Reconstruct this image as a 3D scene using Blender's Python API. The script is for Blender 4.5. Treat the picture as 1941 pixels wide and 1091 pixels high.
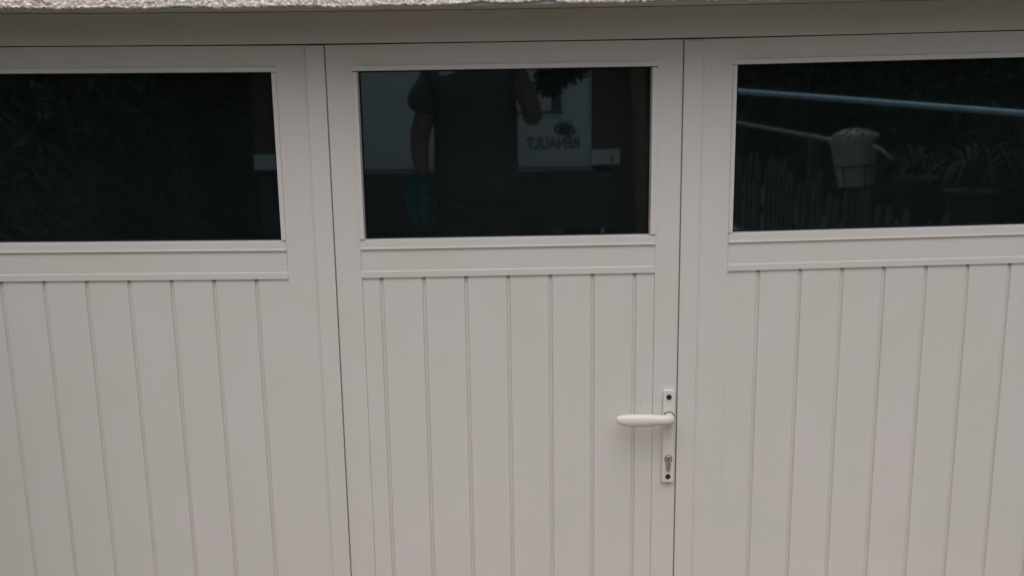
import bpy, bmesh, math, random
import numpy as np
from mathutils import Vector, Matrix, noise

random.seed(7)
rng = np.random.default_rng(7)
S = bpy.context.scene
COL = S.collection
for o in list(bpy.data.objects):
    bpy.data.objects.remove(o)

# ---------------------------------------------------------------- camera, light, exposure
ZC = 1.83            # lens height over the garage floor
DIST = 2.3233        # lens to door plane
cam = bpy.data.cameras.new('camera')
cam.sensor_fit = 'HORIZONTAL'
cam.sensor_width = 36.0
cam.lens = 2000.0 / 1941.0 * 36.0
cam.clip_start = 0.01
cam.clip_end = 800
camo = bpy.data.objects.new('camera', cam)
COL.objects.link(camo)
R = (Matrix.Rotation(-0.0109962, 4, 'Z') @ Matrix.Rotation(math.pi / 2 - 0.2152244, 4, 'X')
     @ Matrix.Rotation(-0.0147215, 4, 'Z'))
camo.matrix_world = Matrix.Translation((0, -DIST, ZC)) @ R
S.camera = camo

SUN_EL, SUN_AZ = math.radians(66), math.radians(180)     # behind the photographer
w = bpy.data.worlds.new('World')
S.world = w
w.use_nodes = True
nt = w.node_tree
nt.nodes.clear()
sky = nt.nodes.new('ShaderNodeTexSky')
sky.sky_type = 'NISHITA'
sky.sun_disc = False
sky.sun_elevation = SUN_EL
sky.sun_rotation = SUN_AZ
sky.dust_density = 4.0
hs = nt.nodes.new('ShaderNodeHueSaturation')
hs.inputs['Saturation'].default_value = 0.22
bg = nt.nodes.new('ShaderNodeBackground')
bg.inputs['Strength'].default_value = 0.11
out = nt.nodes.new('ShaderNodeOutputWorld')
nt.links.new(sky.outputs[0], hs.inputs['Color'])
nt.links.new(hs.outputs[0], bg.inputs['Color'])
nt.links.new(bg.outputs[0], out.inputs['Surface'])

sun = bpy.data.lights.new('sun', 'SUN')
sun.energy = 1.2
sun.angle = math.radians(75)
sun.color = (1.0, 0.96, 0.90)
suno = bpy.data.objects.new('sun', sun)
COL.objects.link(suno)
d = Vector((math.sin(math.radians(-6)) * math.cos(SUN_EL), -math.cos(math.radians(-6)) * math.cos(SUN_EL), math.sin(SUN_EL)))
suno.rotation_euler = d.to_track_quat('Z', 'Y').to_euler()
suno.location = d * 30

vs = S.view_settings
vs.view_transform = 'Standard'
vs.look = 'None'
vs.gamma = 1
vs.use_curve_mapping = False
vs.exposure = 0.17

# ---------------------------------------------------------------- materials
def mat(name, col, rough=0.5, spec=0.5, metal=0.0, var=0.0, vscale=8.0, bump=0.0, bscale=60.0, ior=None, col2=None, detail=4.0):
    m = bpy.data.materials.new(name)
    m.use_nodes = True
    t = m.node_tree
    b = t.nodes['Principled BSDF']
    b.inputs['Base Color'].default_value = (*col, 1)
    b.inputs['Roughness'].default_value = rough
    b.inputs['Metallic'].default_value = metal
    b.inputs['Specular IOR Level'].default_value = spec
    if ior:
        b.inputs['IOR'].default_value = ior
    if var or col2 or bump:
        tc = t.nodes.new('ShaderNodeTexCoord')
    if var or col2:
        n = t.nodes.new('ShaderNodeTexNoise')
        n.inputs['Scale'].default_value = vscale
        n.inputs['Detail'].default_value = detail
        t.links.new(tc.outputs['Object'], n.inputs['Vector'])
        r = t.nodes.new('ShaderNodeValToRGB')
        c2 = col2 if col2 else tuple(c * (1 + var) for c in col)
        c1 = col if col2 else tuple(c * (1 - var) for c in col)
        r.color_ramp.elements[0].position = 0.3
        r.color_ramp.elements[1].position = 0.7
        r.color_ramp.elements[0].color = (*c1, 1)
        r.color_ramp.elements[1].color = (*c2, 1)
        t.links.new(n.outputs['Fac'], r.inputs['Fac'])
        t.links.new(r.outputs['Color'], b.inputs['Base Color'])
    if bump:
        n2 = t.nodes.new('ShaderNodeTexNoise')
        n2.inputs['Scale'].default_value = bscale
        n2.inputs['Detail'].default_value = 3
        t.links.new(tc.outputs['Object'], n2.inputs['Vector'])
        bp = t.nodes.new('ShaderNodeBump')
        bp.inputs['Strength'].default_value = bump
        bp.inputs['Distance'].default_value = 0.002
        t.links.new(n2.outputs['Fac'], bp.inputs['Height'])
        t.links.new(bp.outputs['Normal'], b.inputs['Normal'])
    return m

def paint(name, col, rough=0.42):
    """powder-coated white paint: faint cloudy discolouration, fine dust streaks, orange peel"""
    m = bpy.data.materials.new(name)
    m.use_nodes = True
    t = m.node_tree
    b = t.nodes['Principled BSDF']
    b.inputs['Specular IOR Level'].default_value = 0.4
    geo = t.nodes.new('ShaderNodeNewGeometry')
    n1 = t.nodes.new('ShaderNodeTexNoise')
    n1.inputs['Scale'].default_value = 6
    n1.inputs['Detail'].default_value = 5
    t.links.new(geo.outputs['Position'], n1.inputs['Vector'])
    r = t.nodes.new('ShaderNodeValToRGB')
    r.color_ramp.elements[0].position = 0.32
    r.color_ramp.elements[1].position = 0.68
    r.color_ramp.elements[0].color = (col[0] * 0.970, col[1] * 0.982, col[2] * 0.945, 1)
    r.color_ramp.elements[1].color = (col[0] * 1.02, col[1] * 0.998, col[2] * 1.04, 1)
    t.links.new(n1.outputs['Fac'], r.inputs['Fac'])
    mp = t.nodes.new('ShaderNodeMapping')
    mp.inputs['Scale'].default_value = (26, 26, 3)
    t.links.new(geo.outputs['Position'], mp.inputs['Vector'])
    n2 = t.nodes.new('ShaderNodeTexNoise')
    n2.inputs['Scale'].default_value = 1.0
    n2.inputs['Detail'].default_value = 6
    t.links.new(mp.outputs['Vector'], n2.inputs['Vector'])
    r2 = t.nodes.new('ShaderNodeValToRGB')
    r2.color_ramp.elements[0].position = 0.30
    r2.color_ramp.elements[1].position = 0.62
    r2.color_ramp.elements[0].color = (0.955, 0.945, 0.92, 1)
    r2.color_ramp.elements[1].color = (1, 1, 1, 1)
    t.links.new(n2.outputs['Fac'], r2.inputs['Fac'])
    mx = t.nodes.new('ShaderNodeMix')
    mx.data_type = 'RGBA'
    mx.blend_type = 'MULTIPLY'
    mx.inputs['Factor'].default_value = 0.22
    t.links.new(r.outputs['Color'], mx.inputs['A'])
    t.links.new(r2.outputs['Color'], mx.inputs['B'])
    t.links.new(mx.outputs['Result'], b.inputs['Base Color'])
    b.inputs['Roughness'].default_value = rough
    n3 = t.nodes.new('ShaderNodeTexNoise')
    n3.inputs['Scale'].default_value = 320
    n3.inputs['Detail'].default_value = 2
    t.links.new(geo.outputs['Position'], n3.inputs['Vector'])
    bp = t.nodes.new('ShaderNodeBump')
    bp.inputs['Strength'].default_value = 0.12
    bp.inputs['Distance'].default_value = 0.001
    t.links.new(n3.outputs['Fac'], bp.inputs['Height'])
    t.links.new(bp.outputs['Normal'], b.inputs['Normal'])
    return m

M = {}
M['paint'] = paint('white_door_paint', (0.702, 0.683, 0.668))
M['bead'] = paint('white_bead_paint', (0.725, 0.698, 0.684), 0.36)
M['groove'] = mat('dusty_groove_paint', (0.665, 0.637, 0.605), 0.6, var=0.04, vscale=30)
M['handle'] = paint('white_handle_enamel', (0.745, 0.72, 0.69), 0.34)
M['gasket'] = mat('dark_gasket', (0.008, 0.009, 0.024), 0.8, 0.2)
M['glass'] = mat('dark_window_glass', (0.0082, 0.0113, 0.0118), 0.023, 0.5, ior=2.5, var=0.22, vscale=5)
M['glass'].node_tree.nodes['Principled BSDF'].inputs['Specular Tint'].default_value = (0.68, 0.92, 1.0, 1)
M['cap'] = mat('dark_plastic_cap', (0.02, 0.018, 0.022), 0.4)
M['steel'] = mat('brushed_lock_metal', (0.30, 0.28, 0.25), 0.4, metal=0.25, var=0.1, vscale=200)
M['steel_bright'] = mat('bright_lock_plug', (0.62, 0.60, 0.56), 0.3, metal=1.0)
M['keyslot'] = mat('key_slot', (0.01, 0.01, 0.01), 0.6)
M['cement'] = mat('smooth_cement', (0.44, 0.46, 0.49), 0.85, var=0.08, vscale=14, bump=0.4, bscale=120)
M['interior'] = mat('dark_interior', (0.03, 0.03, 0.03), 0.9)
M['concrete'] = mat('driveway_concrete', (0.375, 0.325, 0.25), 0.9, var=0.12, vscale=3, bump=0.5, bscale=90)
M['soil'] = mat('garden_ground', (0.07, 0.075, 0.04), 0.95, var=0.3, vscale=2, bump=0.5, bscale=30)
M['leaf'] = mat('hedge_leaf', (0.020, 0.034, 0.016), 0.8, 0.15, col2=(0.034, 0.054, 0.024), vscale=5)
M['leaf_dark'] = mat('shrub_leaf', (0.016, 0.030, 0.018), 0.8, 0.15, col2=(0.030, 0.050, 0.028), vscale=7)
M['twig'] = mat('hedge_twigs', (0.025, 0.022, 0.015), 0.9)
M['bark'] = mat('brown_bark', (0.17, 0.105, 0.075), 0.9, var=0.3, vscale=12, bump=0.8, bscale=40)
M['van'] = mat('white_van_paint', (0.60, 0.66, 0.70), 0.32, 0.5, var=0.02, vscale=2)
M['bumper'] = mat('grey_bumper_plastic', (0.045, 0.047, 0.05), 0.6, bump=0.2, bscale=400)
M['tail'] = mat('red_brown_lens', (0.085, 0.045, 0.038), 0.3)
M['tyre'] = mat('tyre_rubber', (0.02, 0.02, 0.02), 0.8)
M['rim'] = mat('steel_rim', (0.35, 0.35, 0.36), 0.45, metal=0.8)
M['carglass'] = mat('van_glass', (0.01, 0.013, 0.015), 0.04)
M['plate'] = mat('white_number_plate', (0.62, 0.64, 0.62), 0.5)
M['blue'] = mat('blue_print', (0.06, 0.085, 0.16), 0.6)
M['letter'] = mat('dark_lettering', (0.21, 0.19, 0.15), 0.5)
M['skin'] = mat('skin', (0.15, 0.10, 0.08), 0.6, var=0.08, vscale=12)
M['hair'] = mat('dark_hair', (0.03, 0.022, 0.016), 0.6)
M['shirt'] = mat('dark_green_shirt', (0.046, 0.060, 0.054), 0.95, var=0.15, vscale=20)
M['trousers'] = mat('dark_trousers', (0.036, 0.042, 0.040), 0.95, var=0.1, vscale=20)
M['shoe'] = mat('black_shoe', (0.02, 0.02, 0.02), 0.6)
M['eye'] = mat('eye_white', (0.6, 0.6, 0.58), 0.2)
M['badge'] = mat('pale_badge', (0.42, 0.48, 0.48), 0.7)
M['teal'] = mat('turquoise_cloth', (0.014, 0.20, 0.20), 0.9, var=0.2, vscale=15)
M['phone'] = mat('black_phone', (0.02, 0.02, 0.022), 0.25)
M['wood'] = mat('weathered_pickets', (0.06, 0.052, 0.042), 0.85, col2=(0.14, 0.125, 0.10), vscale=6, bump=0.5, bscale=50)
M['railwood'] = mat('grey_rail_wood', (0.22, 0.20, 0.17), 0.8, var=0.2, vscale=9)
M['tube'] = mat('pale_blue_pipe', (0.36, 0.47, 0.58), 0.4, 0.5, var=0.2, vscale=6)
M['pot'] = mat('white_plastic_pot', (0.38, 0.37, 0.355), 0.7, var=0.2, vscale=10)
M['wire'] = mat('black_wire', (0.015, 0.015, 0.015), 0.5)
M['flower'] = mat('pale_dry_flowers', (0.40, 0.37, 0.32), 0.8, var=0.35, vscale=40)
M['gatewood'] = mat('reddish_gate_wood', (0.10, 0.055, 0.042), 0.8, var=0.25, vscale=5, bump=0.4, bscale=40)
M['spike'] = mat('dry_strap_leaf', (0.045, 0.038, 0.030), 0.85, 0.2, col2=(0.075, 0.065, 0.052), vscale=9)
M['darkpot'] = mat('dark_pot', (0.035, 0.03, 0.026), 0.8)

def crepi():
    m = bpy.data.materials.new('roughcast_render')
    m.use_nodes = True
    t = m.node_tree
    b = t.nodes['Principled BSDF']
    b.inputs['Roughness'].default_value = 0.95
    b.inputs['Specular IOR Level'].default_value = 0.15
    geo = t.nodes.new('ShaderNodeNewGeometry')
    v = t.nodes.new('ShaderNodeTexVoronoi')
    v.inputs['Scale'].default_value = 230
    t.links.new(geo.outputs['Position'], v.inputs['Vector'])
    r = t.nodes.new('ShaderNodeValToRGB')
    e = r.color_ramp.elements
    e[0].color = (0.66, 0.60, 0.55, 1)
    e[1].color = (0.90, 0.86, 0.81, 1)
    e[0].position = 0.1
    e[1].position = 0.8
    t.links.new(v.outputs['Color'], r.inputs['Fac'])
    n = t.nodes.new('ShaderNodeTexNoise')
    n.inputs['Scale'].default_value = 260
    n.inputs['Detail'].default_value = 3
    t.links.new(geo.outputs['Position'], n.inputs['Vector'])
    bp = t.nodes.new('ShaderNodeBump')
    bp.inputs['Strength'].default_value = 0.5
    bp.inputs['Distance'].default_value = 0.002
    t.links.new(n.outputs['Fac'], bp.inputs['Height'])
    t.links.new(bp.outputs['Normal'], b.inputs['Normal'])
    t.links.new(r.outputs['Color'], b.inputs['Base Color'])
    return m
M['crepi'] = crepi()

# ---------------------------------------------------------------- helpers
def link(o, parent=None):
    COL.objects.link(o)
    if parent is not None:
        o.parent = parent
        o.matrix_parent_inverse = Matrix.Identity(4)
    return o

def wpos(o):
    p = Vector(o.location)
    while o.parent:
        o = o.parent
        p += Vector(o.location)
    return p

SAG = [False]
def sag(x):
    """the old lintel hangs a few millimetres in the middle, and frame and leaves follow it"""
    return 0.0055 * (x + 0.1) ** 2

def finish(name, bm, m, parent=None, smooth=False, bevel=0.0, seg=2, angle=0.6):
    """bm holds world coordinates; the object is placed at the middle of its shape"""
    if bevel > 0:
        bmesh.ops.bevel(bm, geom=[e for e in bm.edges if len(e.link_faces) == 2 and e.calc_face_angle(0) > angle],
                        offset=bevel, segments=seg, profile=0.6, affect='EDGES', clamp_overlap=True)
    bmesh.ops.recalc_face_normals(bm, faces=bm.faces)
    if SAG[0]:
        lg_ = [e for e in bm.edges if abs(e.verts[0].co.x - e.verts[1].co.x) > 1.5]
        if lg_:
            bmesh.ops.subdivide_edges(bm, edges=lg_, cuts=15, use_grid_fill=True)
        for v in bm.verts:
            v.co.z += sag(v.co.x)
    vs_ = [v.co for v in bm.verts]
    lo = Vector([min(v[i] for v in vs_) for i in range(3)])
    hi = Vector([max(v[i] for v in vs_) for i in range(3)])
    c = (lo + hi) / 2
    for v in bm.verts:
        v.co -= c
    me = bpy.data.meshes.new(name)
    bm.to_mesh(me)
    bm.free()
    me.materials.append(m)
    if smooth:
        for p in me.polygons:
            p.use_smooth = True
    o = bpy.data.objects.new(name, me)
    link(o, parent)
    o.location = c - (wpos(parent) if parent else Vector())
    return o

def empty(name, loc):
    o = bpy.data.objects.new(name, None)
    o.location = loc
    o.empty_display_size = 0.1
    COL.objects.link(o)
    return o

def tag(o, label=None, cat=None, group=None, kind=None):
    if label: o['label'] = label
    if cat: o['category'] = cat
    if group: o['group'] = group
    if kind: o['kind'] = kind
    return o

def abox(bm, x0, x1, y0, y1, z0, z1):
    co = [(x, y, z) for x in (x0, x1) for y in (y0, y1) for z in (z0, z1)]
    v = [bm.verts.new(c) for c in co]
    for f in ((0, 1, 3, 2), (4, 6, 7, 5), (0, 4, 5, 1), (2, 3, 7, 6), (0, 2, 6, 4), (1, 5, 7, 3)):
        bm.faces.new([v[i] for i in f])
    return v

def box(name, m, parent, x0, x1, y0, y1, z0, z1, bevel=0.0, seg=2):
    bm = bmesh.new()
    abox(bm, x0, x1, y0, y1, z0, z1)
    return finish(name, bm, m, parent, bevel=bevel, seg=seg)

def prism(bm, pts, axis, a0, a1):
    """closed outline pts (two coordinates) pushed along an axis"""
    def mk(p, a):
        if axis == 'x': return (a, p[0], p[1])
        if axis == 'y': return (p[0], a, p[1])
        return (p[0], p[1], a)
    A = [bm.verts.new(mk(p, a0)) for p in pts]
    B = [bm.verts.new(mk(p, a1)) for p in pts]
    n = len(pts)
    bm.faces.new(A)
    bm.faces.new(B[::-1])
    for i in range(n):
        bm.faces.new((A[i], A[(i + 1) % n], B[(i + 1) % n], B[i]))

def tube(bm, pts, rad, n=8, ends=True, flat=None):
    """swept round section; rad one value or a list; flat squashes across"""
    pts = [Vector(p) for p in pts]
    rs = rad if isinstance(rad, (list, tuple)) else [rad] * len(pts)
    rings = []
    up = Vector((0, 0, 1))
    for i, p in enumerate(pts):
        t = (pts[min(i + 1, len(pts) - 1)] - pts[max(i - 1, 0)]).normalized()
        s = t.cross(up)
        if s.length < 0.15:
            s = t.cross(Vector((1, 0, 0)))
        s.normalize()
        u = s.cross(t).normalized()
        r = rs[i]
        ru, rv = r if isinstance(r, tuple) else (r, r)
        rings.append([bm.verts.new(p + u * (ru * math.cos(2 * math.pi * k / n)) + s * (rv * math.sin(2 * math.pi * k / n))) for k in range(n)])
    for a, b in zip(rings, rings[1:]):
        for k in range(n):
            bm.faces.new((a[k], a[(k + 1) % n], b[(k + 1) % n], b[k]))
    if ends:
        bm.faces.new(rings[0][::-1])
        bm.faces.new(rings[-1])
    return rings

def lathe(bm, prof, c, axis='z', n=24):
    """prof: (radius, along)"""
    rings = []
    for r, a in prof:
        ring = []
        for k in range(n):
            t = 2 * math.pi * k / n
            u, v = r * math.cos(t), r * math.sin(t)
            co = (c[0] + u, c[1] + v, c[2] + a) if axis == 'z' else ((c[0] + u, c[1] + a, c[2] + v) if axis == 'y' else (c[0] + a, c[1] + u, c[2] + v))
            ring.append(bm.verts.new(co))
        rings.append(ring)
    for a, b in zip(rings, rings[1:]):
        for k in range(n):
            bm.faces.new((a[k], a[(k + 1) % n], b[(k + 1) % n], b[k]))
    bm.faces.new(rings[0][::-1])
    bm.faces.new(rings[-1])

def quads(name, centers, normals, sizes, m, parent=None, aspect=0.6):
    """leaf-sized four-cornered faces, folded a little, as one mesh"""
    n = len(centers)
    c = np.asarray(centers)
    nr = np.asarray(normals)
    nr = nr / np.linalg.norm(nr, axis=1, keepdims=True)
    a = np.cross(nr, rng.normal(size=(n, 3)))
    a /= np.linalg.norm(a, axis=1, keepdims=True)
    b = np.cross(nr, a)
    s = np.asarray(sizes)[:, None]
    V = np.stack([c - a * s, c + b * s * aspect * 0.5 + nr * s * 0.12, c + a * s, c - b * s * aspect * 0.5 + nr * s * 0.12], axis=1).reshape(-1, 3)
    mid = (V.min(0) + V.max(0)) / 2
    V = V - mid
    me = bpy.data.meshes.new(name)
    me.vertices.add(4 * n)
    me.vertices.foreach_set('co', V.astype(np.float32).ravel())
    me.loops.add(4 * n)
    me.loops.foreach_set('vertex_index', np.arange(4 * n, dtype=np.int32))
    me.polygons.add(n)
    me.polygons.foreach_set('loop_start', np.arange(0, 4 * n, 4, dtype=np.int32))
    me.polygons.foreach_set('loop_total', np.full(n, 4, dtype=np.int32))
    me.update(calc_edges=True)
    me.materials.append(m)
    o = bpy.data.objects.new(name, me)
    link(o, parent)
    o.location = Vector(mid) - (wpos(parent) if parent else Vector())
    return o

def skinned(name, verts, edges, radii, m, parent=None, sub=2, root=0):
    """one continuous tapering surface grown round a skeleton"""
    me = bpy.data.meshes.new(name + '_skeleton')
    me.from_pydata([Vector(v) for v in verts], edges, [])
    o = bpy.data.objects.new(name + '_skeleton', me)
    COL.objects.link(o)
    md = o.modifiers.new('skin', 'SKIN')
    md.use_smooth_shade = True
    for i, r in enumerate(radii):
        sv = me.skin_vertices[0].data[i]
        sv.radius = r if isinstance(r, tuple) else (r, r)
        sv.use_root = (i == root)
    sb = o.modifiers.new('sub', 'SUBSURF')
    sb.levels = sub
    sb.render_levels = sub
    bpy.context.view_layer.update()
    ev = o.evaluated_get(bpy.context.evaluated_depsgraph_get())
    nm = bpy.data.meshes.new_from_object(ev)
    bpy.data.objects.remove(o)
    bpy.data.meshes.remove(me)
    bm = bmesh.new()
    bm.from_mesh(nm)
    bpy.data.meshes.remove(nm)
    return finish(name, bm, m, parent, smooth=True)

def text(name, body, size, loc, m, parent, depth=0.002, width=None):
    """raised lettering facing +Y, read by somebody looking towards -Y"""
    cu = bpy.data.curves.new(name, 'FONT')
    cu.body = body
    cu.size = size
    cu.extrude = depth
    cu.offset = size * 0.045
    o = bpy.data.objects.new(name + '_curve', cu)
    COL.objects.link(o)
    bpy.context.view_layer.update()
    nm = bpy.data.meshes.new_from_object(o.evaluated_get(bpy.context.evaluated_depsgraph_get()))
    bpy.data.objects.remove(o)
    bm = bmesh.new()
    bm.from_mesh(nm)
    bpy.data.meshes.remove(nm)
    xs = [v.co.x for v in bm.verts]
    k = width / (max(xs) - min(xs)) if width else 1
    for v in bm.verts:
        x, y, z = v.co
        v.co = (loc[0] - (x - min(xs)) * k, loc[1] + z, loc[2] + y)
    return finish(name, bm, m, parent)

# ---------------------------------------------------------------- setting: ground, driveway, room behind the door
def slope_z(y):
    return 0.0 if y > -0.2 else min(0.5, (-0.2 - y) * 0.125)

bm = bmesh.new()
ys = [0.35, -0.2, -1.2, -2.2, -3.2, -4.2, -7, -13, -40]
rows = []
for y in ys:
    rows.append([bm.verts.new((x, y, slope_z(y))) for x in (-1.70, -0.8, 0, 0.9, 1.85)])
for a, b in zip(rows, rows[1:]):
    for i in range(4):
        bm.faces.new((a[i], a[i + 1], b[i + 1], b[i]))
tag(finish('driveway', bm, M['concrete']), kind='structure')

bm = bmesh.new()
rows = []
for y in (60, 0.3, -0.2, -1.2, -2.2, -3.2, -4.2, -12, -250):
    rows.append([bm.verts.new((x, y, slope_z(y) - 0.02)) for x in (-250, -1.75, 1.9, 250)])
for a, b in zip(rows, rows[1:]):
    for i in range(3):
        bm.faces.new((a[i], a[i + 1], b[i + 1], b[i]))
tag(finish('ground', bm, M['soil']), kind='structure')

room = empty('garage_interior', (0, 2.0, 0))
tag(room, kind='structure')
box('side_wall', M['interior'], room, -1.75, -1.70, 0.10, 4.0, -0.01, 2.3)
box('side_wall', M['interior'], room, 1.70, 1.75, 0.10, 4.0, -0.01, 2.3)
box('rear_wall', M['interior'], room, -1.70, 1.70, 3.95, 4.0, -0.01, 2.3)
box('ceiling', M['interior'], room, -1.70, 1.70, 0.32, 3.95, 2.25, 2.3)
box('floor', M['interior'], room, -1.70, 1.70, 0.36, 3.95, 0.0, 0.02)

# ---------------------------------------------------------------- garage wall with its roughcast lintel
SOF = ZC + 0.1000          # underside of the lintel
wall = empty('garage_wall', (0, 0, 0))
tag(wall, 'beige roughcast wall above the garage door, its coat ending in a ragged lower edge', 'wall')
SAG[0] = True
box('lintel', M['cement'], wall, -3.2, 3.2, -0.178, 0.30, SOF, SOF + 0.30, bevel=0.004)
SAG[0] = False
box('jamb', M['cement'], wall, -3.2, -1.42, -0.176, 0.298, -0.05, SOF + 0.02)
box('jamb', M['cement'], wall, 1.46, 3.2, -0.176, 0.298, -0.05, SOF + 0.02)
box('upper_wall', M['crepi'], wall, -3.2, 3.2, -0.185, 0.30, SOF + 0.32, 4.6)
# roughcast coat over the lintel, real bumps
nx, nz = 1700, 64
XS = np.linspace(-1.72, 1.72, nx)
ZS = np.concatenate([np.linspace(0, 0.12, 46), np.linspace(0.128, 0.33, nz - 46)])
def smooth(a, k):
    for _ in range(k):
        a = (a + np.roll(a, 1, 0) + np.roll(a, -1, 0) + np.roll(a, 1, 1) + np.roll(a, -1, 1)) / 5
    return a
h = smooth(rng.random((nz, nx)), 1)
h = (h - h.mean()) / h.std()
h2 = smooth(rng.random((nz, nx)), 5)
h2 = (h2 - h2.mean()) / h2.std()
h3 = smooth(rng.random((nz, nx)), 30)
h3 = (h3 - h3.mean()) / h3.std()
disp = np.clip(0.0085 + 0.0009 * h + 0.0004 * h2 + 0.0005 * h3, 0.003, 0.022)
edge = np.convolve(rng.normal(size=nx + 8), np.ones(3) / 3, 'same')[:nx] * 0.0016
slow = np.convolve(rng.normal(size=nx + 80), np.ones(41) / 41, 'same')[40:40 + nx] * 0.006
chips = np.zeros(nx)
for cx, wd, dp in ((-0.03, 0.018, 0.006), (0.10, 0.02, 0.008), (0.045, 0.05, 0.003), (-0.62, 0.03, 0.003)):
    chips += dp * np.exp(-((XS - cx) / wd) ** 2)
bot = 0.0014 + sag(XS) + edge + slow + chips
V = []
for j in range(nz):
    f = max(0.0, 1 - ZS[j] / 0.05)
    z = SOF + ZS[j] + bot * f
    y = -0.178 - disp[j] * (1 if j > 0 else 0.55)
    V.append(np.stack([XS, y, z], axis=1))
V.append(np.stack([XS, np.full(nx, -0.1775), SOF + bot + 0.001], axis=1))
V = np.concatenate(V)
F = []
def fr(a, b):
    i = np.arange(nx - 1)
    return np.stack([a * nx + i, a * nx + i + 1, b * nx + i + 1, b * nx + i], axis=1)
F = [fr(j, j + 1) for j in range(nz - 1)] + [fr(nz, 0)]
F = np.concatenate(F)
me = bpy.data.meshes.new('roughcast_coat')
me.from_pydata(V.tolist(), [], F.tolist())
me.materials.append(M['crepi'])
o = bpy.data.objects.new('roughcast_coat', me)
link(o, wall)
box('side_coat', M['crepi'], wall, -3.2, -1.722, -0.19, -0.1782, SOF + 0.021, SOF + 0.319)
box('side_coat', M['crepi'], wall, 1.722, 3.2, -0.19, -0.1782, SOF + 0.021, SOF + 0.319)
box('side_coat', M['crepi'], wall, -3.2, -1.45, -0.189, -0.1772, -0.05, SOF + 0.020)
box('side_coat', M['crepi'], wall, 1.49, 3.2, -0.189, -0.1772, -0.05, SOF + 0.020)

# ---------------------------------------------------------------- door frame
SAG[0] = True
frame = empty('door_frame', (0, 0, 0))
tag(frame, 'white metal head frame running under the lintel above the garage door leaves', 'door frame')
box('head', M['paint'], frame, -1.40, 1.44, -0.004, 0.07, ZC + 0.0330, SOF - 0.001, bevel=0.002)
box('side_post', M['paint'], frame, -1.40, -1.335, -0.004, 0.07, 0.0, ZC + 0.0322, bevel=0.002)
box('side_post', M['paint'], frame, 1.375, 1.44, -0.004, 0.07, 0.0, ZC + 0.0322, bevel=0.002)

# ---------------------------------------------------------------- door leaves
TOP = ZC + 0.0301
G_T, G_B = ZC - 0.0255, ZC - 0.3932
B_T = ZC - 0.0145
BB = ZC - 0.4147
LIP = ZC - 0.4634
RB = ZC - 0.4794
BOT = 0.012
KICK = 0.13

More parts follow.
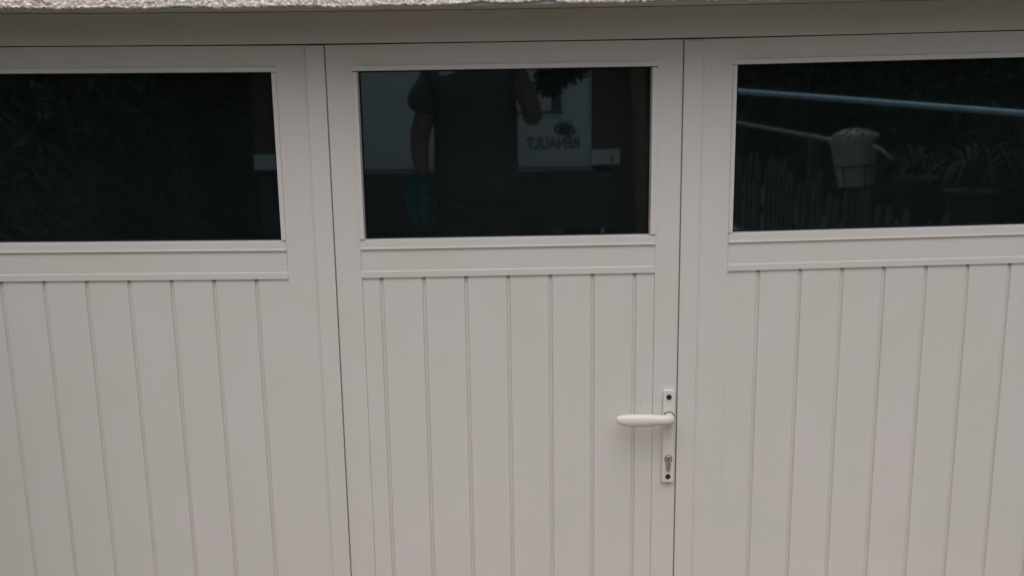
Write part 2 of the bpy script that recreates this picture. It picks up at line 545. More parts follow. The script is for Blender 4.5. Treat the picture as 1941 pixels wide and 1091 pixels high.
def leaf(x0, x1, p0, p1, g0, g1, grooves, strip, label, gap_dx):
    """x0..x1 leaf, p0..p1 panel field, g0..g1 glass"""
    root = empty('door_leaf', ((x0 + x1) / 2, 0, BOT))
    tag(root, label, 'garage door leaf', 'leaves of the white garage door')
    P = M['paint']
    # stiles and rails
    box('stile', P, root, x0, p0 - 0.0001, 0.0, 0.045, BOT, TOP, bevel=0.0012)
    box('stile', P, root, p1 + 0.0001, x1, 0.0, 0.045, BOT, TOP, bevel=0.0012)
    box('top_rail', P, root, p0, p1, 0.0002, 0.045, B_T + 0.0004, TOP, bevel=0.0008)
    # glazing beads: the top and bottom ones run through, the side ones stand between them
    def bead(pts, a0, a1, axis='x'):
        bm = bmesh.new()
        prism(bm, pts, axis, a0, a1)
        return finish('glazing_bead', bm, M['bead'], root, bevel=0.0008, seg=2)
    yf, yg = -0.0035, 0.0165
    bead([(yf + 0.001, B_T), (0.03, B_T), (0.03, G_T), (yg, G_T), (yf, G_T + 0.0006)], p0, p1)
    bead([(yf, G_B - 0.0020), (yg, G_B + 0.0004), (0.03, G_B + 0.0004), (0.03, BB), (yf - 0.0006, BB), (yf - 0.0006, BB + 0.0034), (yf, BB + 0.0046)], p0, p1)
    for (a, b) in ((p0, g0), (g1, p1)):
        s = 1 if a == p0 else -1
        gx = g0 if s == 1 else g1
        ox = p0 if s == 1 else p1
        bead([(ox, yf), (ox, 0.03), (gx, 0.03), (gx, yg), (gx - s * 0.0024, yf)], G_B + 0.0012, G_T - gap_dx, 'z')
    # pane with its gasket
    pane = box('window_pane', M['glass'], root, g0 - 0.005, g1 + 0.005, 0.0160, 0.0240, G_B - 0.004, G_T + 0.004)
    for (a, b, c, e) in ((g0, g1, G_B + 0.0006, G_B + 0.0032), (g0, g1, G_T - 0.0030, G_T - 0.0002)):
        box('gasket', M['gasket'], pane, a, b, 0.0125, 0.0157, c, e)
    for (a, b) in ((g0 + 0.0002, g0 + 0.0030), (g1 - 0.0030, g1 - 0.0002)):
        box('gasket', M['gasket'], pane, a, b, 0.0128, 0.0157, G_B + 0.0034, G_T - 0.0032)
    # middle rail and its lower lip
    box('middle_rail', P, root, p0 + 0.0004, p1 - 0.0004, -0.0002, 0.045, LIP + 0.0003, BB - 0.0006, bevel=0.0005)
    bm = bmesh.new()
    prism(bm, [(-0.0002, LIP), (0.045, LIP), (0.045, RB), (-0.0013, RB), (-0.0013, LIP - 0.0018)], 'x', p0, p1)
    finish('drip_lip', bm, P, root, bevel=0.0005)
    box('bottom_rail', P, root, p0, p1, -0.001, 0.045, BOT, KICK, bevel=0.0012)
    # tongued boards, each one its own piece; backing shows in the joints
    box('backing', M['groove'], root, p0, p1, 0.0066, 0.03, KICK + 0.0005, RB - 0.0046)
    cut = []
    prev = p0 + 0.0003
    for g in grooves:
        cut.append((prev, g - 0.0033))
        prev = g + 0.0033
    cut.append((prev, p1 - 0.0003))
    for (a, b) in cut:
        j = random.uniform(-0.0004, 0.0004)
        yb = 0.0024 + j
        ch = 0.0016
        bm = bmesh.new()
        pts = [(a, 0.0064), (a, yb + ch * 1.3), (a + ch, yb), (b - ch, yb), (b, yb + ch * 1.3), (b, 0.0064)]
        if abs(a - p0) < 0.002: pts = [(a, 0.0064), (a, yb)] + pts[3:]
        if abs(b - p1) < 0.002: pts = pts[:-3] + [(b, yb), (b, 0.0064)]
        prism(bm, pts, 'z', KICK + 0.0005, RB - 0.0002)
        finish('board', bm, P, root, bevel=0.0005, seg=1)
    # cover strip over the joint
    if strip:
        a, b, side = strip
        bm = bmesh.new()
        yt = -0.0062
        if side > 0:   # flange on the far side from the joint is on the left
            pts = [(a, 0.0), (a, -0.0016), (a + 0.0040, -0.0020), (a + 0.0058, yt), (b, yt), (b, 0.0)]
        else:
            pts = [(a, 0.0), (a, yt), (b - 0.0058, yt), (b - 0.0040, -0.0020), (b, -0.0016), (b, 0.0)]
        prism(bm, [(x, y - 0.0003) for x, y in pts], 'z', BOT, TOP - (0.0016 if side > 0 else 0.0045))
        finish('cover_strip', bm, M['paint'], root, bevel=0.0008)
    return root

def rebate(root, a, b):
    box('rebate', M['paint'], root, a, b, 0.007, 0.044, BOT + 0.002, TOP - 0.001)
lg = [-1.11808 + 0.095 * k for k in range(-1, 7)]
mg = [-0.26755 + 0.095 * k for k in range(7)]
rg = [0.58191 + 0.095 * k for k in range(8)]
left = leaf(-1.332, -0.3698, -1.262, -0.4755, -1.2505, -0.4875, lg, (-0.4150, -0.3698, 1),
            'white garage door leaf, leftmost, its dark window mirroring only a hedge', 0.0004)
mid = leaf(-0.3674, 0.4014, -0.3108, 0.3474, -0.2993, 0.3338, mg, None,
           'white garage door leaf with the lever handle, its window mirroring a person', 0.0017)
right = leaf(0.4038, 1.372, 0.5112, 1.302, 0.5218, 1.290, rg, (0.4038, 0.4496, -1),
             'white garage door leaf, rightmost, its dark window mirroring a pot and pale rail', 0.0004)

rebate(left, -0.3697, -0.3677)
rebate(right, 0.4017, 0.4037)
SAG[0] = False
# ---------------------------------------------------------------- lever handle on its long plate (part of the middle leaf)
def zc(z): return ZC + z
px0, px1, pz0, pz1 = 0.3704, 0.3966, -0.9765, -0.7535
bm = bmesh.new()
rr = 0.0042
pts = []
for cx, cz, a0 in ((px1 - rr, pz1 - rr, 0), (px0 + rr, pz1 - rr, 90), (px0 + rr, pz0 + rr, 180), (px1 - rr, pz0 + rr, 270)):
    for k in range(5):
        t = math.radians(a0 + k * 22.5)
        pts.append((cx + rr * math.cos(t), zc(cz + rr * math.sin(t))))
prism(bm, pts, 'y', -0.0095, -0.0002)
plate = finish('handle_plate', bm, M['handle'], mid, bevel=0.0022, seg=3)
bm = bmesh.new()
path = [((0.3832, -0.0085, -0.8168), 0.0120, 0.0120), ((0.3832, -0.020, -0.8166), 0.0116, 0.0116), ((0.3830, -0.030, -0.8155), 0.0115, 0.0115),
        ((0.3812, -0.0385, -0.8135), 0.0118, 0.0116), ((0.3760, -0.0445, -0.8118), 0.0120, 0.0114), ((0.3680, -0.0470, -0.8108), 0.0119, 0.0108),
        ((0.3550, -0.0478, -0.8106), 0.0122, 0.0102), ((0.3380, -0.0478, -0.8108), 0.0135, 0.0100), ((0.3200, -0.0475, -0.8112), 0.0147, 0.0100),
        ((0.3020, -0.0470, -0.8113), 0.0151, 0.0100), ((0.2850, -0.0465, -0.8110), 0.0143, 0.0097), ((0.2720, -0.0460, -0.8104), 0.0126, 0.0090),
        ((0.2640, -0.0458, -0.8098), 0.0103, 0.0076), ((0.2595, -0.0456, -0.8094), 0.0075, 0.0055), ((0.2575, -0.0456, -0.8092), 0.0035, 0.0026)]
# explicit rings so that the section keeps its upright axis round the bend
rings = []
n = 20
for i, (p, rv, rh) in enumerate(path):
    a = Vector(path[max(i - 1, 0)][0]); b = Vector(path[min(i + 1, len(path) - 1)][0])
    t = (b - a); t.z = 0; t.normalize()
    s = Vector((t.y, -t.x, 0))
    c = Vector((p[0], p[1], zc(p[2])))
    rings.append([bm.verts.new(c + Vector((0, 0, 1)) * rv * math.cos(2 * math.pi * k / n) + s * rh * math.sin(2 * math.pi * k / n)) for k in range(n)])
for a, b in zip(rings, rings[1:]):
    for k in range(n):
        bm.faces.new((a[k], a[(k + 1) % n], b[(k + 1) % n], b[k]))
bm.faces.new(rings[0]); bm.faces.new(rings[-1])
finish('lever', bm, M['handle'], plate, smooth=True)
bm = bmesh.new()
lathe(bm, [(0.0136, -0.0106), (0.0136, -0.0094)], (0.3832, 0, zc(-0.8168)), 'y', 28)
finish('lever_ring', bm, M['cap'], plate)
for x, z in ((0.3832, -0.7690), (0.3838, -0.9632)):
    bm = bmesh.new()
    lathe(bm, [(0.0060, -0.0092), (0.0063, -0.0099), (0.0056, -0.0110), (0.0042, -0.0112), (0.0036, -0.0100), (0.0012, -0.0098)], (x, 0, zc(z)), 'y', 20)
    finish('screw_cap', bm, M['cap'], plate)
cx, cz = 0.3842, -0.9182
bm = bmesh.new()
pts = []
for k in range(25):
    t = math.radians(-55 + k * 290 / 24)
    pts.append((cx + 0.0089 * math.cos(t), zc(cz + 0.0089 * math.sin(t))))
for k in range(9):
    t = math.radians(180 + k * 22.5)
    pts.append((cx + 0.0052 * math.cos(t), zc(cz - 0.0255 + 0.0052 * math.sin(t))))
prism(bm, pts, 'y', -0.0128, -0.0060)
finish('lock_cylinder', bm, M['steel'], plate, bevel=0.0006)
bm = bmesh.new()
lathe(bm, [(0.0066, -0.0126), (0.0066, -0.0134), (0.0060, -0.0138)], (cx, 0, zc(cz + 0.0006)), 'y', 20)
finish('lock_plug', bm, M['steel_bright'], plate)
bm = bmesh.new()
abox(bm, cx - 0.0010, cx + 0.0010, -0.0141, -0.0136, zc(cz - 0.0040), zc(cz + 0.0050))
abox(bm, cx + 0.0011, cx + 0.0022, -0.0141, -0.0136, zc(cz + 0.0012), zc(cz + 0.0028))
finish('keyhole', bm, M['keyslot'], plate)
# faint raised mark under the lever: three short embossed strokes
bm = bmesh.new()
abox(bm, 0.3795, 0.3895, -0.0107, -0.0094, zc(-0.8585), zc(-0.8575))
abox(bm, 0.3785, 0.3905, -0.0107, -0.0094, zc(-0.8635), zc(-0.8622))
abox(bm, 0.3800, 0.3885, -0.0107, -0.0094, zc(-0.8690), zc(-0.8680))
finish('embossed_mark', bm, M['handle'], plate)
bm = bmesh.new()
lathe(bm, [(0.0011, 0.0020), (0.0009, 0.0035), (0.0002, 0.0042)], (0.3200, 0, zc(-0.7848)), 'y', 8)
finish('dirt_speck', bm, M['cap'], mid)

# ---------------------------------------------------------------- van on the driveway
van = empty('parked_van', (-0.345, -5.9, 0.5))
tag(van, 'white delivery van parked rear first, mirrored in the middle window', 'van')
VX, VR = -0.345, -3.68
bm = bmesh.new()
prof = [(VR - 0.02, 1.20), (VR - 0.02, 2.0), (VR - 0.10, 2.72), (VR - 0.30, 2.78), (-7.3, 2.78), (-7.75, 2.60), (-8.35, 1.85), (-8.95, 1.62), (-9.10, 1.40), (-9.12, 0.85), (-8.9, 0.82), (-4.0, 0.82), (VR - 0.02, 0.95)]
sections = [(-0.985, 0.04), (-1.0, 0.0), (1.0, 0.0), (0.985, 0.04)]
rings = []
for sx in (-0.88, -0.995, 0.995, 0.88):
    ring = []
    for (y, z) in prof:
        k = 1.0 if z < 1.6 else 1.0 - 0.10 * (z - 1.6) / 1.18
        ring.append(bm.verts.new((VX + sx * k, y + (0.0 if abs(sx) > 0.9 else 0.0), z if abs(sx) > 0.9 else z + (0.03 if z > 2.5 else 0))))
    rings.append(ring)
m_ = len(prof)
for a, b in zip(rings, rings[1:]):
    for k in range(m_):
        bm.faces.new((a[k], a[(k + 1) % m_], b[(k + 1) % m_], b[k]))
bm.faces.new(rings[0]); bm.faces.new(rings[-1][::-1])
finish('body', bm, M['van'], van, bevel=0.02, angle=0.3)
for s, (a, b) in (('r', (VX - 0.875, VX - 0.004)), ('l', (VX + 0.004, VX + 0.875))):
    bm = bmesh.new()
    pts = [(a, 1.215), (b, 1.215)]
    inner = b if s == 'r' else a
    pts = [(a, 1.215), (b, 1.215), (b + (0 if s == 'r' else 0.0), 2.0), (b - (0 if s == 'r' else 0.07), 2.6), (a + (0.07 if s == 'r' else 0), 2.6), (a, 2.0)]
    prism(bm, pts, 'y', VR - 0.018, VR + 0.012)
    for v in bm.verts:
        if v.co.z > 2.05: v.co.y -= 0.085
    dr = finish('rear_door', bm, M['van'], van, bevel=0.008)
    c = (a + b) / 2
    bm = bmesh.new()
    pts = []
    for ox, oz, a0 in ((0.25, 2.38, 0), (-0.25, 2.38, 90), (-0.25, 1.98, 180), (0.25, 1.98, 270)):
        for k in range(5):
            t = math.radians(a0 + 22.5 * k)
            pts.append((c + ox + 0.07 * math.cos(t), oz + 0.07 * math.sin(t)))
    prism(bm, pts, 'y', 0, 0.012)
    for v in bm.verts:
        v.co.y += VR + 0.008 - max(0, (v.co.z - 2.0)) * 0.142
    finish('window', bm, M['carglass'], dr)
    if s == 'l':
        ld = dr
box('door_handle', M['bumper'], ld, VX + 0.04, VX + 0.16, VR + 0.013, VR + 0.04, 1.66, 1.70, bevel=0.008)
for sx in (-1, 1):
    c = VX + sx * 0.957
    bm = bmesh.new()
    prism(bm, [(c - 0.075, 1.318), (c + 0.075, 1.318), (c + 0.068, 2.1), (c + 0.02 - sx * 0.02, 2.16), (c - 0.068, 2.1)], 'y', VR - 0.05, VR + 0.015)
    finish('tail_light', bm, M['tail'], van, bevel=0.012)
    bm = bmesh.new()
    abox(bm, VX + sx * 0.95 - 0.082, VX + sx * 0.95 + 0.082, VR - 0.30, VR + 0.06, 1.228, 1.312)
    finish('bumper_corner', bm, M['van'], van, bevel=0.012)
    if sx > 0: box('bumper_notch', M['bumper'], van, VX + 0.982, VX + 0.990, VR + 0.0605, VR + 0.064, 1.240, 1.278)
box('bumper', M['bumper'], van, VX - 1.0, VX + 1.0, VR - 0.12, VR + 0.075, 0.865, 1.190, bevel=0.025)
box('sill_trim', M['van'], van, VX - 0.88, VX + 0.88, VR + 0.014, VR + 0.020, 1.196, 1.203)
pl = box('number_plate', M['plate'], van, -0.150, 0.361, VR + 0.012, VR + 0.018, 1.530, 1.622, bevel=0.002)
box('blue_band', M['blue'], pl, 0.302, 0.358, VR + 0.0182, VR + 0.0200, 1.533, 1.619)
box('blue_band', M['blue'], pl, -0.147, -0.095, VR + 0.0182, VR + 0.0200, 1.533, 1.619)
box('plate_holder', M['bumper'], pl, -0.155, 0.366, VR + 0.0125, VR + 0.022, 1.518, 1.529)
text('lettering', 'RENAULT', 0.082, (0.463, VR + 0.0135, 1.322), M['letter'], van, width=0.305)
bm = bmesh.new()
for ex, ez, th in ((0.056, 0.026, 0.006), (0.030, 0.013, 0.007)):
    tube(bm, [(0.378 + ex * math.cos(t * math.pi / 16), VR + 0.016, 1.424 + ez * math.sin(t * math.pi / 16) - 0.15 * ex * math.cos(t * math.pi / 16)) for t in range(33)], th, 6)
abox(bm, 0.345, 0.410, VR + 0.0125, VR + 0.017, 1.420, 1.430)
eb = finish('blue_emblem', bm, M['blue'], van)
for k in range(4):
    box('emblem_stroke', M['letter'], eb, 0.352 + k * 0.019, 0.360 + k * 0.019, VR + 0.0128, VR + 0.016, 1.452, 1.474)
for sx in (-1, 1):
    for y in (-4.75, -8.05):
        c = VX + sx * 0.90
        wl = empty('wheel', Vector((c, y, 0.84)) - Vector(van.location))
        wl.parent = van
        bm = bmesh.new()
        lathe(bm, [(0.20, -0.10), (0.32, -0.11), (0.335, -0.08), (0.335, 0.08), (0.32, 0.11), (0.20, 0.10)], (c, y, 0.835), 'x', 28)
        finish('tyre', bm, M['tyre'], wl, smooth=True)
        bm = bmesh.new()
        lathe(bm, [(0.205, -0.085), (0.19, -0.10), (0.10, -0.06), (0.04, -0.105), (0.04, 0.105), (0.10, 0.06), (0.19, 0.10), (0.205, 0.085)], (c, y, 0.835), 'x', 28)
        finish('rim', bm, M['rim'], wl)
bm = bmesh.new()
prism(bm, [(VX - 0.80, -7.80), (VX + 0.80, -7.80), (VX + 0.86, -8.33), (VX - 0.86, -8.33)], 'z', 0, 0.012)
for v in bm.verts:
    t = (-7.80 - v.co.y) / 0.53
    v.co.z += 2.60 - 0.03 - t * 0.67 + 0.02
finish('windscreen', bm, M['carglass'], van)

# ---------------------------------------------------------------- photographer, standing behind the lens
gz = slope_z(-2.75)
person = empty('person', (-0.10, -2.75, gz))
tag(person, 'person in a dark green T-shirt raising a phone, mirrored in the middle window', 'person')
Y0 = -2.75
def body():
    V, E, Rr = [], [], []
    def add(p, r, prev=None):
        V.append(p); Rr.append(r)
        if prev is not None: E.append((prev, len(V) - 1))
        return len(V) - 1
    cx = -0.105
    pel = add((cx, Y0, gz + 0.93), (0.155, 0.12))
    wai = add((cx, Y0 + 0.01, gz + 1.10), (0.15, 0.115), pel)
    che = add((cx, Y0, gz + 1.28), (0.16, 0.12), wai)
    sho = add((cx, Y0 - 0.01, gz + 1.42), (0.12, 0.085), che)
    nec = add((cx, Y0 + 0.0, gz + 1.50), (0.058, 0.06), sho)
    chn = add((cx, Y0 + 0.025, gz + 1.575), (0.066, 0.075), nec)
    fac = add((cx, Y0 + 0.03, gz + 1.66), (0.074, 0.09), chn)
    crn = add((cx, Y0 + 0.015, gz + 1.74), (0.07, 0.085), fac)
    add((cx, Y0 + 0.130, gz + 1.645), (0.012, 0.014), fac)               # nose
    for s in (-1, 1):
        add((cx + s * 0.085, Y0 + 0.02, gz + 1.65), (0.010, 0.022), fac)  # ears
    # hanging arm on the -x side
    a = add((cx - 0.185, Y0, gz + 1.43), 0.058, sho)
    b = add((-0.374, Y0 + 0.0, gz + 1.16), 0.052, a)
    b2 = add((-0.380, Y0 + 0.01, gz + 1.08), 0.048, b)
    w1 = add((-0.356, Y0 + 0.06, gz + 0.93), 0.027, b2)
    h1 = add((-0.358, Y0 + 0.08, gz + 0.86), (0.020, 0.036), w1)
    for k, (dy, ln) in enumerate(((-0.028, 0.070), (-0.009, 0.082), (0.010, 0.086), (0.028, 0.078))):
        f0 = add((-0.362, Y0 + 0.080 + dy, gz + 0.835), 0.0095, h1)
        f1 = add((-0.378, Y0 + 0.082 + dy, gz + 0.835 - ln * 0.55), 0.0090, f0)
        add((-0.366, Y0 + 0.083 + dy, gz + 0.835 - ln * 0.95), 0.0078, f1)
    t0 = add((-0.345, Y0 + 0.118, gz + 0.875), 0.011, h1)
    add((-0.350, Y0 + 0.128, gz + 0.830), 0.0095, t0)
    # raised arm on the +x side, elbow out and down, hand at the phone
    a = add((cx + 0.185, Y0, gz + 1.43), 0.060, sho)
    m1 = add((0.150, Y0 + 0.10, gz + 1.31), 0.052, a)
    b = add((0.163, Y0 + 0.185, gz + 1.225), 0.047, m1)
    b2 = add((0.160, Y0 + 0.225, gz + 1.275), 0.044, b)
    w1 = add((0.110, Y0 + 0.345, gz + 1.44), 0.028, b2)
    h1 = add((0.088, Y0 + 0.378, gz + 1.49), (0.036, 0.020), w1)
    for k, dz in enumerate((-0.026, -0.008, 0.010, 0.027)):
        f0 = add((0.074, Y0 + 0.392, gz + 1.500 + dz), 0.0095, h1)
        f1 = add((0.045, Y0 + 0.386, gz + 1.508 + dz), 0.0088, f0)
        add((0.022, Y0 + 0.3925, gz + 1.508 + dz), 0.0078, f1)
    t0 = add((0.082, Y0 + 0.362, gz + 1.520), 0.011, h1)
    add((0.055, Y0 + 0.372, gz + 1.538), 0.0095, t0)
    # legs
    for s in (-1, 1):
        hp = add((cx + s * 0.10, Y0, gz + 0.86), 0.095, pel)
        kn = add((cx + s * 0.12, Y0 + 0.02, gz + 0.48), 0.062, hp)
        cf = add((cx + s * 0.125, Y0 - 0.01, gz + 0.34), 0.058, kn)
        an = add((cx + s * 0.13, Y0 - 0.01, gz + 0.09), 0.040, cf)
        add((cx + s * 0.14, Y0 + 0.14, gz + 0.04), (0.045, 0.032), an)
    return skinned('body', V, E, Rr, M['skin'], person)
body()
cx = -0.105
# T-shirt: trunk and two loose short sleeves
V = [(cx, Y0, gz + 0.76), (cx, Y0 + 0.01, gz + 1.06), (cx, Y0, gz + 1.28), (cx, Y0 - 0.01, gz + 1.41), (cx, Y0, gz + 1.475),
     (cx - 0.195, Y0, gz + 1.42), (-0.372, Y0, gz + 1.24), (cx + 0.19, Y0, gz + 1.42), (0.118, Y0 + 0.05, gz + 1.37)]
shirt = skinned('t_shirt', V, [(0, 1), (1, 2), (2, 3), (3, 4), (3, 5), (5, 6), (3, 7), (7, 8)],
        [(0.235, 0.155), (0.222, 0.15), (0.215, 0.15), (0.135, 0.10), (0.075, 0.07), 0.085, 0.094, 0.078, 0.074], M['shirt'], person, root=1)
for v in shirt.data.vertices:      # creases of the cloth
    q_ = Vector((v.co.x * 6, v.co.y * 6, v.co.z * 11))
    v.co += v.normal * (noise.noise(q_) * 0.010 + noise.noise(q_ * 2.3) * 0.004)
V = [(cx, Y0, gz + 0.95)]
E, Rr = [], [(0.19, 0.14)]
for s in (-1, 1):
    k = len(V)
    V += [(cx + s * 0.10, Y0, gz + 0.82), (cx + s * 0.12, Y0 + 0.02, gz + 0.48), (cx + s * 0.13, Y0 - 0.01, gz + 0.08)]
    E += [(0, k), (k, k + 1), (k + 1, k + 2)]
    Rr += [0.118, 0.088, 0.07]
skinned('trousers', V, E, Rr, M['trousers'], person)
for s in (-1, 1):
    skinned('shoe', [(cx + s * 0.13, Y0 - 0.07, gz + 0.05), (cx + s * 0.135, Y0 + 0.05, gz + 0.048), (cx + s * 0.145, Y0 + 0.19, gz + 0.04)], [(0, 1), (1, 2)],
            [(0.05, 0.045), (0.052, 0.045), (0.05, 0.034)], M['shoe'], person)
skinned('hair', [(cx, Y0 - 0.02, gz + 1.60), (cx, Y0 - 0.03, gz + 1.68), (cx, Y0 + 0.0, gz + 1.755), (cx, Y0 + 0.07, gz + 1.765)], [(0, 1), (1, 2), (2, 3)],
        [(0.07, 0.06), (0.082, 0.085), (0.08, 0.075), (0.06, 0.035)], M['hair'], person)
for s in (-1, 1):
    bm = bmesh.new()
    bmesh.ops.create_uvsphere(bm, u_segments=12, v_segments=8, radius=0.012)
    bmesh.ops.translate(bm, verts=bm.verts, vec=(cx + s * 0.032, Y0 + 0.108, gz + 1.672))
    finish('eye', bm, M['eye'], person, smooth=True)
bm = bmesh.new()
abox(bm, -0.272, -0.198, Y0 + 0.083, Y0 + 0.088, gz + 1.430, gz + 1.452)
bmesh.ops.rotate(bm, verts=bm.verts, cent=(-0.235, Y0 + 0.085, gz + 1.44), matrix=Matrix.Rotation(math.radians(-9), 3, 'Y'))
finish('shoulder_badge', bm, M['badge'], person, bevel=0.002)

# turquoise cloth hanging from the lowered hand
bm = bmesh.new()
NU, NV = 12, 14
g = []
for j in range(NV + 1):
    v = j / NV
    row = []
    for i in range(NU + 1):
        u = i / NU - 0.5
        wd = 0.10 + 0.07 * math.sin(min(1, v * 1.3) * math.pi * 0.6) - 0.05 * v * v
        x = -0.386 + 0.03 * (v) + u * wd
        y = Y0 + 0.115 + 0.02 * math.sin(u * 14 + v * 2) + 0.01 * v
        z = gz + 0.965 - 0.215 * v + 0.03 * (u) - 0.02 * math.cos(u * 6) * v
        row.append(bm.verts.new((x, y, z)))
    g.append(row)
for j in range(NV):
    for i in range(NU):
        bm.faces.new((g[j][i], g[j][i + 1], g[j + 1][i + 1], g[j + 1][i]))
bmesh.ops.solidify(bm, geom=bm.faces[:], thickness=0.006)
tag(finish('cloth', bm, M['teal'], smooth=True), 'turquoise cloth hanging from the lowered hand of the photographer', 'cloth')

ph = empty('smartphone', (0.008, -DIST - 0.016, ZC))
tag(ph, 'black smartphone held up level by the photographer', 'phone')
box('phone_body', M['phone'], ph, -0.062, 0.080, -DIST - 0.020, -DIST - 0.012, ZC - 0.036, ZC + 0.036, bevel=0.004, seg=3)
box('screen', M['carglass'], ph, -0.056, 0.074, -DIST - 0.0212, -DIST - 0.0202, ZC - 0.032, ZC + 0.032)

# ---------------------------------------------------------------- hedges
def hedge(name, x0, x1, y0, y1, z0, z1, n, label, faces, m):
    root = empty(name, ((x0 + x1) / 2, (y0 + y1) / 2, z0))
    tag(root, label, 'hedge')
    box('twigs', M['twig'], root, x0 + 0.18, x1 - 0.18, y0 + 0.18, y1 - 0.18, z0, z1 - 0.18)
    C, N = [], []
    for (ax, side), share in faces:
        k = int(n * share)
        u = rng.random((k, 3)) * np.array([x1 - x0, y1 - y0, z1 - z0]) + np.array([x0, y0, z0])
        dep = rng.random(k) ** 1.5 * 0.20
        lump = np.array([noise.noise(Vector((a[0] * 1.3, a[1] * 1.3, a[2] * 1.3))) for a in u]) * 0.16
        lim = (x0, x1, y0, y1, z0, z1)[ax * 2 + (1 if side > 0 else 0)]
        u[:, ax] = lim - side * dep + side * lump
        nn = rng.normal(size=(k, 3)) * 0.75
        nn[:, ax] += side
        nn[:, 2] += 0.35
        C.append(u); N.append(nn)
    C = np.concatenate(C); N = np.concatenate(N)
    lv = quads('leaves', C, N, rng.uniform(0.024, 0.055, len(C)), m, root)
    lv['kind'] = 'stuff'
    return root
hedge('hedge', -2.55, -1.66, -13.0, -0.9, 0.0, 2.65, 46000, 'dense dark green hedge left of the driveway, mirrored in the left window',
      (((0, 1), 0.8), ((2, 1), 0.1), ((1, 1), 0.1)), M['leaf'])
hedge('hedge', 2.75, 3.7, -13.0, -0.8, 0.0, 2.6, 46000, 'dark green hedge behind the picket fence on the right of the driveway',
      (((0, -1), 0.8), ((2, 1), 0.1), ((1, 1), 0.1)), M['leaf_dark'])
hedge('hedge', -2.50, 2.70, -14.2, -13.2, 0.4, 2.9, 16000, 'dark hedge closing the far end of the driveway behind the van',
      (((1, 1), 0.85), ((2, 1), 0.15)), M['leaf_dark'])

# ---------------------------------------------------------------- tree beside the van with a low leafy branch
tree = empty('small_tree', (0.80, -3.36, slope_z(-3.36) - 0.02))
tag(tree, 'small tree with a slim brown trunk beside the van, one leafy branch hanging low', 'tree')
bm = bmesh.new()
b0 = slope_z(-3.36) - 0.05
tube(bm, [(0.80, -3.36, b0), (0.785, -3.37, b0 + 0.5), (0.765, -3.375, b0 + 1.1), (0.735, -3.37, b0 + 1.6), (0.74, -3.40, b0 + 2.2), (0.80, -3.48, b0 + 2.8)],
     [0.052, 0.042, 0.038, 0.034, 0.028, 0.012], 10)
finish('trunk', bm, M['bark'], tree, smooth=True)
bm = bmesh.new()
for pts, r in (([(0.74, -3.38, b0 + 1.95), (0.62, -3.30, b0 + 1.93), (0.48, -3.22, b0 + 1.70), (0.33, -3.18, b0 + 1.45), (0.24, -3.17, b0 + 1.33)], [0.014, 0.011, 0.008, 0.005, 0.002]),
               ([(0.735, -3.38, b0 + 2.0), (0.95, -3.5, b0 + 2.5), (1.1, -3.6, b0 + 2.8)], [0.016, 0.012, 0.004]),
               ([(0.74, -3.40, b0 + 2.3), (0.5, -3.55, b0 + 2.7), (0.35, -3.65, b0 + 2.9)], [0.014, 0.01, 0.004])):
    tube(bm, pts, r, 7)
finish('branches', bm, M['bark'], tree, smooth=True)
C, N, Sz = [], [], []
for c, r, k in (((0.335, -3.19, 1.765), (0.15, 0.09, 0.085), 520), ((0.27, -3.18, 1.69), (0.09, 0.07, 0.065), 240), ((0.44, -3.21, 1.83), (0.09, 0.08, 0.08), 200),
                ((0.85, -3.5, 3.15), (0.45, 0.4, 0.3), 900), ((0.55, -3.6, 3.3), (0.4, 0.4, 0.28), 700), ((1.1, -3.6, 3.2), (0.3, 0.3, 0.25), 450)):
    q = rng.normal(size=(k, 3))
    q /= np.linalg.norm(q, axis=1, keepdims=True)
    q *= rng.random((k, 1)) ** 0.4
    C.append(np.array(c) + q * np.array(r))
    N.append(q + rng.normal(size=(k, 3)) * 0.6 + np.array([0, 0, 0.5]))
    Sz.append(rng.uniform(0.018, 0.036, k))
cr = quads('crown', np.concatenate(C), np.concatenate(N), np.concatenate(Sz), M['leaf_dark'], tree)
cr['kind'] = 'stuff'

# brown plank gate between the van and the fence
gate = empty('plank_gate', (1.25, -5.05, 0.48))
tag(gate, 'reddish brown upright plank gate beside the van', 'gate')
x = 0.74
while x < 1.48:
    ww = random.uniform(0.085, 0.115)
    bm = bmesh.new()
    abox(bm, x, x + ww - 0.003, -5.06, -5.036 + random.uniform(-0.004, 0.004), 0.52, 2.22 + random.uniform(-0.02, 0.02))
    finish('plank', bm, M['gatewood'], gate, bevel=0.003, seg=1)
    x += ww
for z in (0.8, 2.0):
    box('cross_bar', M['gatewood'], gate, 0.74, 1.58, -5.10, -5.061, z, z + 0.09, bevel=0.003)
box('latch', M['badge'], gate, 0.93, 0.965, -5.03, -5.00, 1.60, 1.66, bevel=0.006)
box('latch', M['badge'], gate, 1.00, 1.03, -5.03, -5.00, 1.07, 1.12, bevel=0.006)

# ---------------------------------------------------------------- picket fence, handrail, pots and plants on the right of the driveway
fence = empty('picket_fence', (1.93, -4.5, 0.3))
tag(fence, 'weathered wooden picket fence along the right of the driveway, below the pale blue rail', 'fence')
def fz(y): return slope_z(y) - 0.03
bm = bmesh.new()
tube(bm, [(1.945, -8.6, 1.36), (1.93, -6.2, 1.285), (1.91, -3.78, 1.335), (1.908, -3.52, 1.338)], 0.016, 8)
finish('top_rail', bm, M['railwood'], fence, smooth=True)
bm = bmesh.new()
tube(bm, [(1.985, -3.30, 1.345), (1.99, -3.12, 1.33), (1.99, -2.96, 1.295)], [0.014, 0.012, 0.008], 8)
finish('rail_stub', bm, M['railwood'], fence, smooth=True)
bm = bmesh.new()
abox(bm, 1.955, 1.985, -9.0, -1.2, 0.66, 0.73)
finish('lower_rail', bm, M['wood'], fence, bevel=0.004)
proto = None
y = -9.0
i = 0
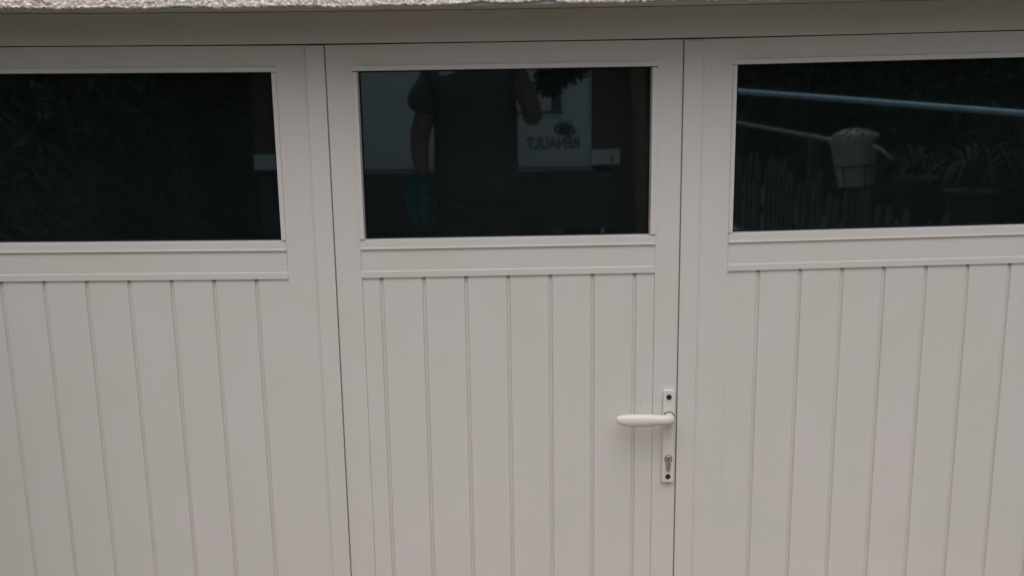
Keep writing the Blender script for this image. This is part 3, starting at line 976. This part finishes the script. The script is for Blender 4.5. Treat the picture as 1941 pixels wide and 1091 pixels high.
while y < -1.2:
    top = 1.08 + random.uniform(-0.07, 0.06)
    if proto is None:
        bm = bmesh.new()
        prism(bm, [(-0.030, 0), (0.030, 0), (0.030, 0.80), (0, 0.86), (-0.030, 0.80)], 'x', -0.009, 0.009)
        o = finish('picket', bm, M['wood'], fence, bevel=0.003, seg=1)
        proto = o
    else:
        o = proto.copy()
        link(o, fence)
    o.location = Vector((1.944 + random.uniform(-0.004, 0.004), y, top - 0.43)) - Vector(fence.location)
    o.rotation_euler = (random.uniform(-0.02, 0.02), 0, random.uniform(-0.06, 0.06))
    y += random.choice((0.10, 0.115, 0.12, 0.135, 0.15, 0.19))
    i += 1
for y in (-8.8, -6.6, -4.4):
    box('post', M['wood'], fence, 1.99, 2.06, y - 0.035, y + 0.035, fz(y), 1.32, bevel=0.006)

rail = empty('handrail', (2.0, -4.5, 0.3))
tag(rail, 'pale blue metal handrail running level above the picket fence', 'handrail')
bm = bmesh.new()
tube(bm, [(1.93, -8.4, 1.515), (1.963, -6.4, 1.529), (2.0, -4.0, 1.560), (2.034, -1.77, 1.588), (2.045, -1.1, 1.595)], [0.024, 0.022, 0.018, 0.013, 0.013], 14)
finish('pipe', bm, M['tube'], rail, smooth=True)
for y, x, t in ((-8.2, 2.02, 1.52), (-1.15, 2.05, 1.58)):
    bm = bmesh.new()
    tube(bm, [(x, y, fz(y)), (x, y, t)], 0.022, 12)
    finish('post', bm, M['tube'], rail, smooth=True)

pot = empty('flower_pot', (1.94, -3.37, 1.10))
tag(pot, 'tapered white flower pot in a black wire holder, mirrored in the right window', 'flower pot')
tilt = Matrix.Rotation(math.radians(7), 3, 'Y')
bm = bmesh.new()
lathe(bm, [(0.094, 0.0), (0.098, 0.01), (0.124, 0.24), (0.130, 0.243), (0.130, 0.272), (0.122, 0.272), (0.118, 0.235), (0.02, 0.23)], (1.94, -3.37, 1.115), 'z', 28)
bmesh.ops.rotate(bm, verts=bm.verts, cent=(1.94, -3.37, 1.24), matrix=tilt.transposed())
finish('pot_shell', bm, M['pot'], pot, smooth=False)
bm = bmesh.new()
for z, r in ((1.235, 0.113), (1.12, 0.100)):
    tube(bm, [(1.94 + r * math.cos(t * math.pi / 12), -3.37 + r * math.sin(t * math.pi / 12), z) for t in range(25)], 0.004, 5)
for t in range(6):
    a = t * math.pi / 3 + 0.4
    tube(bm, [(1.94 + 0.115 * math.cos(a), -3.37 + 0.115 * math.sin(a), 1.235), (1.94 + 0.103 * math.cos(a), -3.37 + 0.103 * math.sin(a), 1.12), (1.94, -3.37, 1.10)], 0.0035, 5)
bmesh.ops.rotate(bm, verts=bm.verts, cent=(1.94, -3.37, 1.24), matrix=tilt.transposed())
finish('wire_holder', bm, M['wire'], pot)
k = 420
q = rng.normal(size=(k, 3)); q /= np.linalg.norm(q, axis=1, keepdims=True); q *= rng.random((k, 1)) ** 0.4
q[:, 2] = np.abs(q[:, 2])
fl = quads('flowers', np.array((1.935, -3.37, 1.375)) + q * np.array((0.13, 0.12, 0.055)), q + np.array([0, 0, 0.6]), rng.uniform(0.010, 0.02, k), M['flower'], pot, aspect=1.2)
fl['kind'] = 'stuff'

def strap_plant(x, y, z, n, spread, hgt, label):
    root = empty('strap_leaf_plant', (x, y, z - 0.22))
    tag(root, label, 'plant', 'arching plants along the fence')
    bm = bmesh.new()
    lathe(bm, [(0.07, 0), (0.105, 0.20), (0.112, 0.20), (0.112, 0.22), (0.10, 0.22), (0.02, 0.21)], (x, y, z - 0.22), 'z', 20)
    finish('plant_pot', bm, M['darkpot'], root)
    for i in range(n):
        a = 2 * math.pi * i / n + random.uniform(-0.2, 0.2)
        L = spread * random.uniform(0.7, 1.1)
        hh = hgt * random.uniform(0.65, 1.15)
        dp = random.uniform(0.25, 0.75)
        bm = bmesh.new()
        prev = None
        for k in range(8):
            t = k / 7
            r = L * t
            zz = z + hh * math.sin(min(1, t * 1.25) * math.pi * 0.62) - dp * hh * t * t * 1.3
            wv = 0.011 * (1 - t) ** 0.5 + 0.001
            c = Vector((x + r * math.cos(a), y + r * math.sin(a), zz))
            s = Vector((-math.sin(a), math.cos(a), 0)) * wv
            cur = (bm.verts.new(c - s), bm.verts.new(c - Vector((0, 0, 0.004))), bm.verts.new(c + s))
            if prev:
                bm.faces.new((prev[0], prev[1], cur[1], cur[0]))
                bm.faces.new((prev[1], prev[2], cur[2], cur[1]))
            prev = cur
        finish('leaf', bm, M['spike'], root)
    bm = bmesh.new()
    tube(bm, [(x, y, fz(y)), (x, y, z - 0.215)], 0.05, 10)
    finish('stand', bm, M['wood'], root)
strap_plant(2.10, -2.30, 1.22, 34, 0.34, 0.24, 'larger arching strap-leaved plant in a dark pot, nearer the garage door')
strap_plant(2.14, -3.02, 1.20, 22, 0.24, 0.16, 'smaller arching strap-leaved plant close behind the hanging white pot')
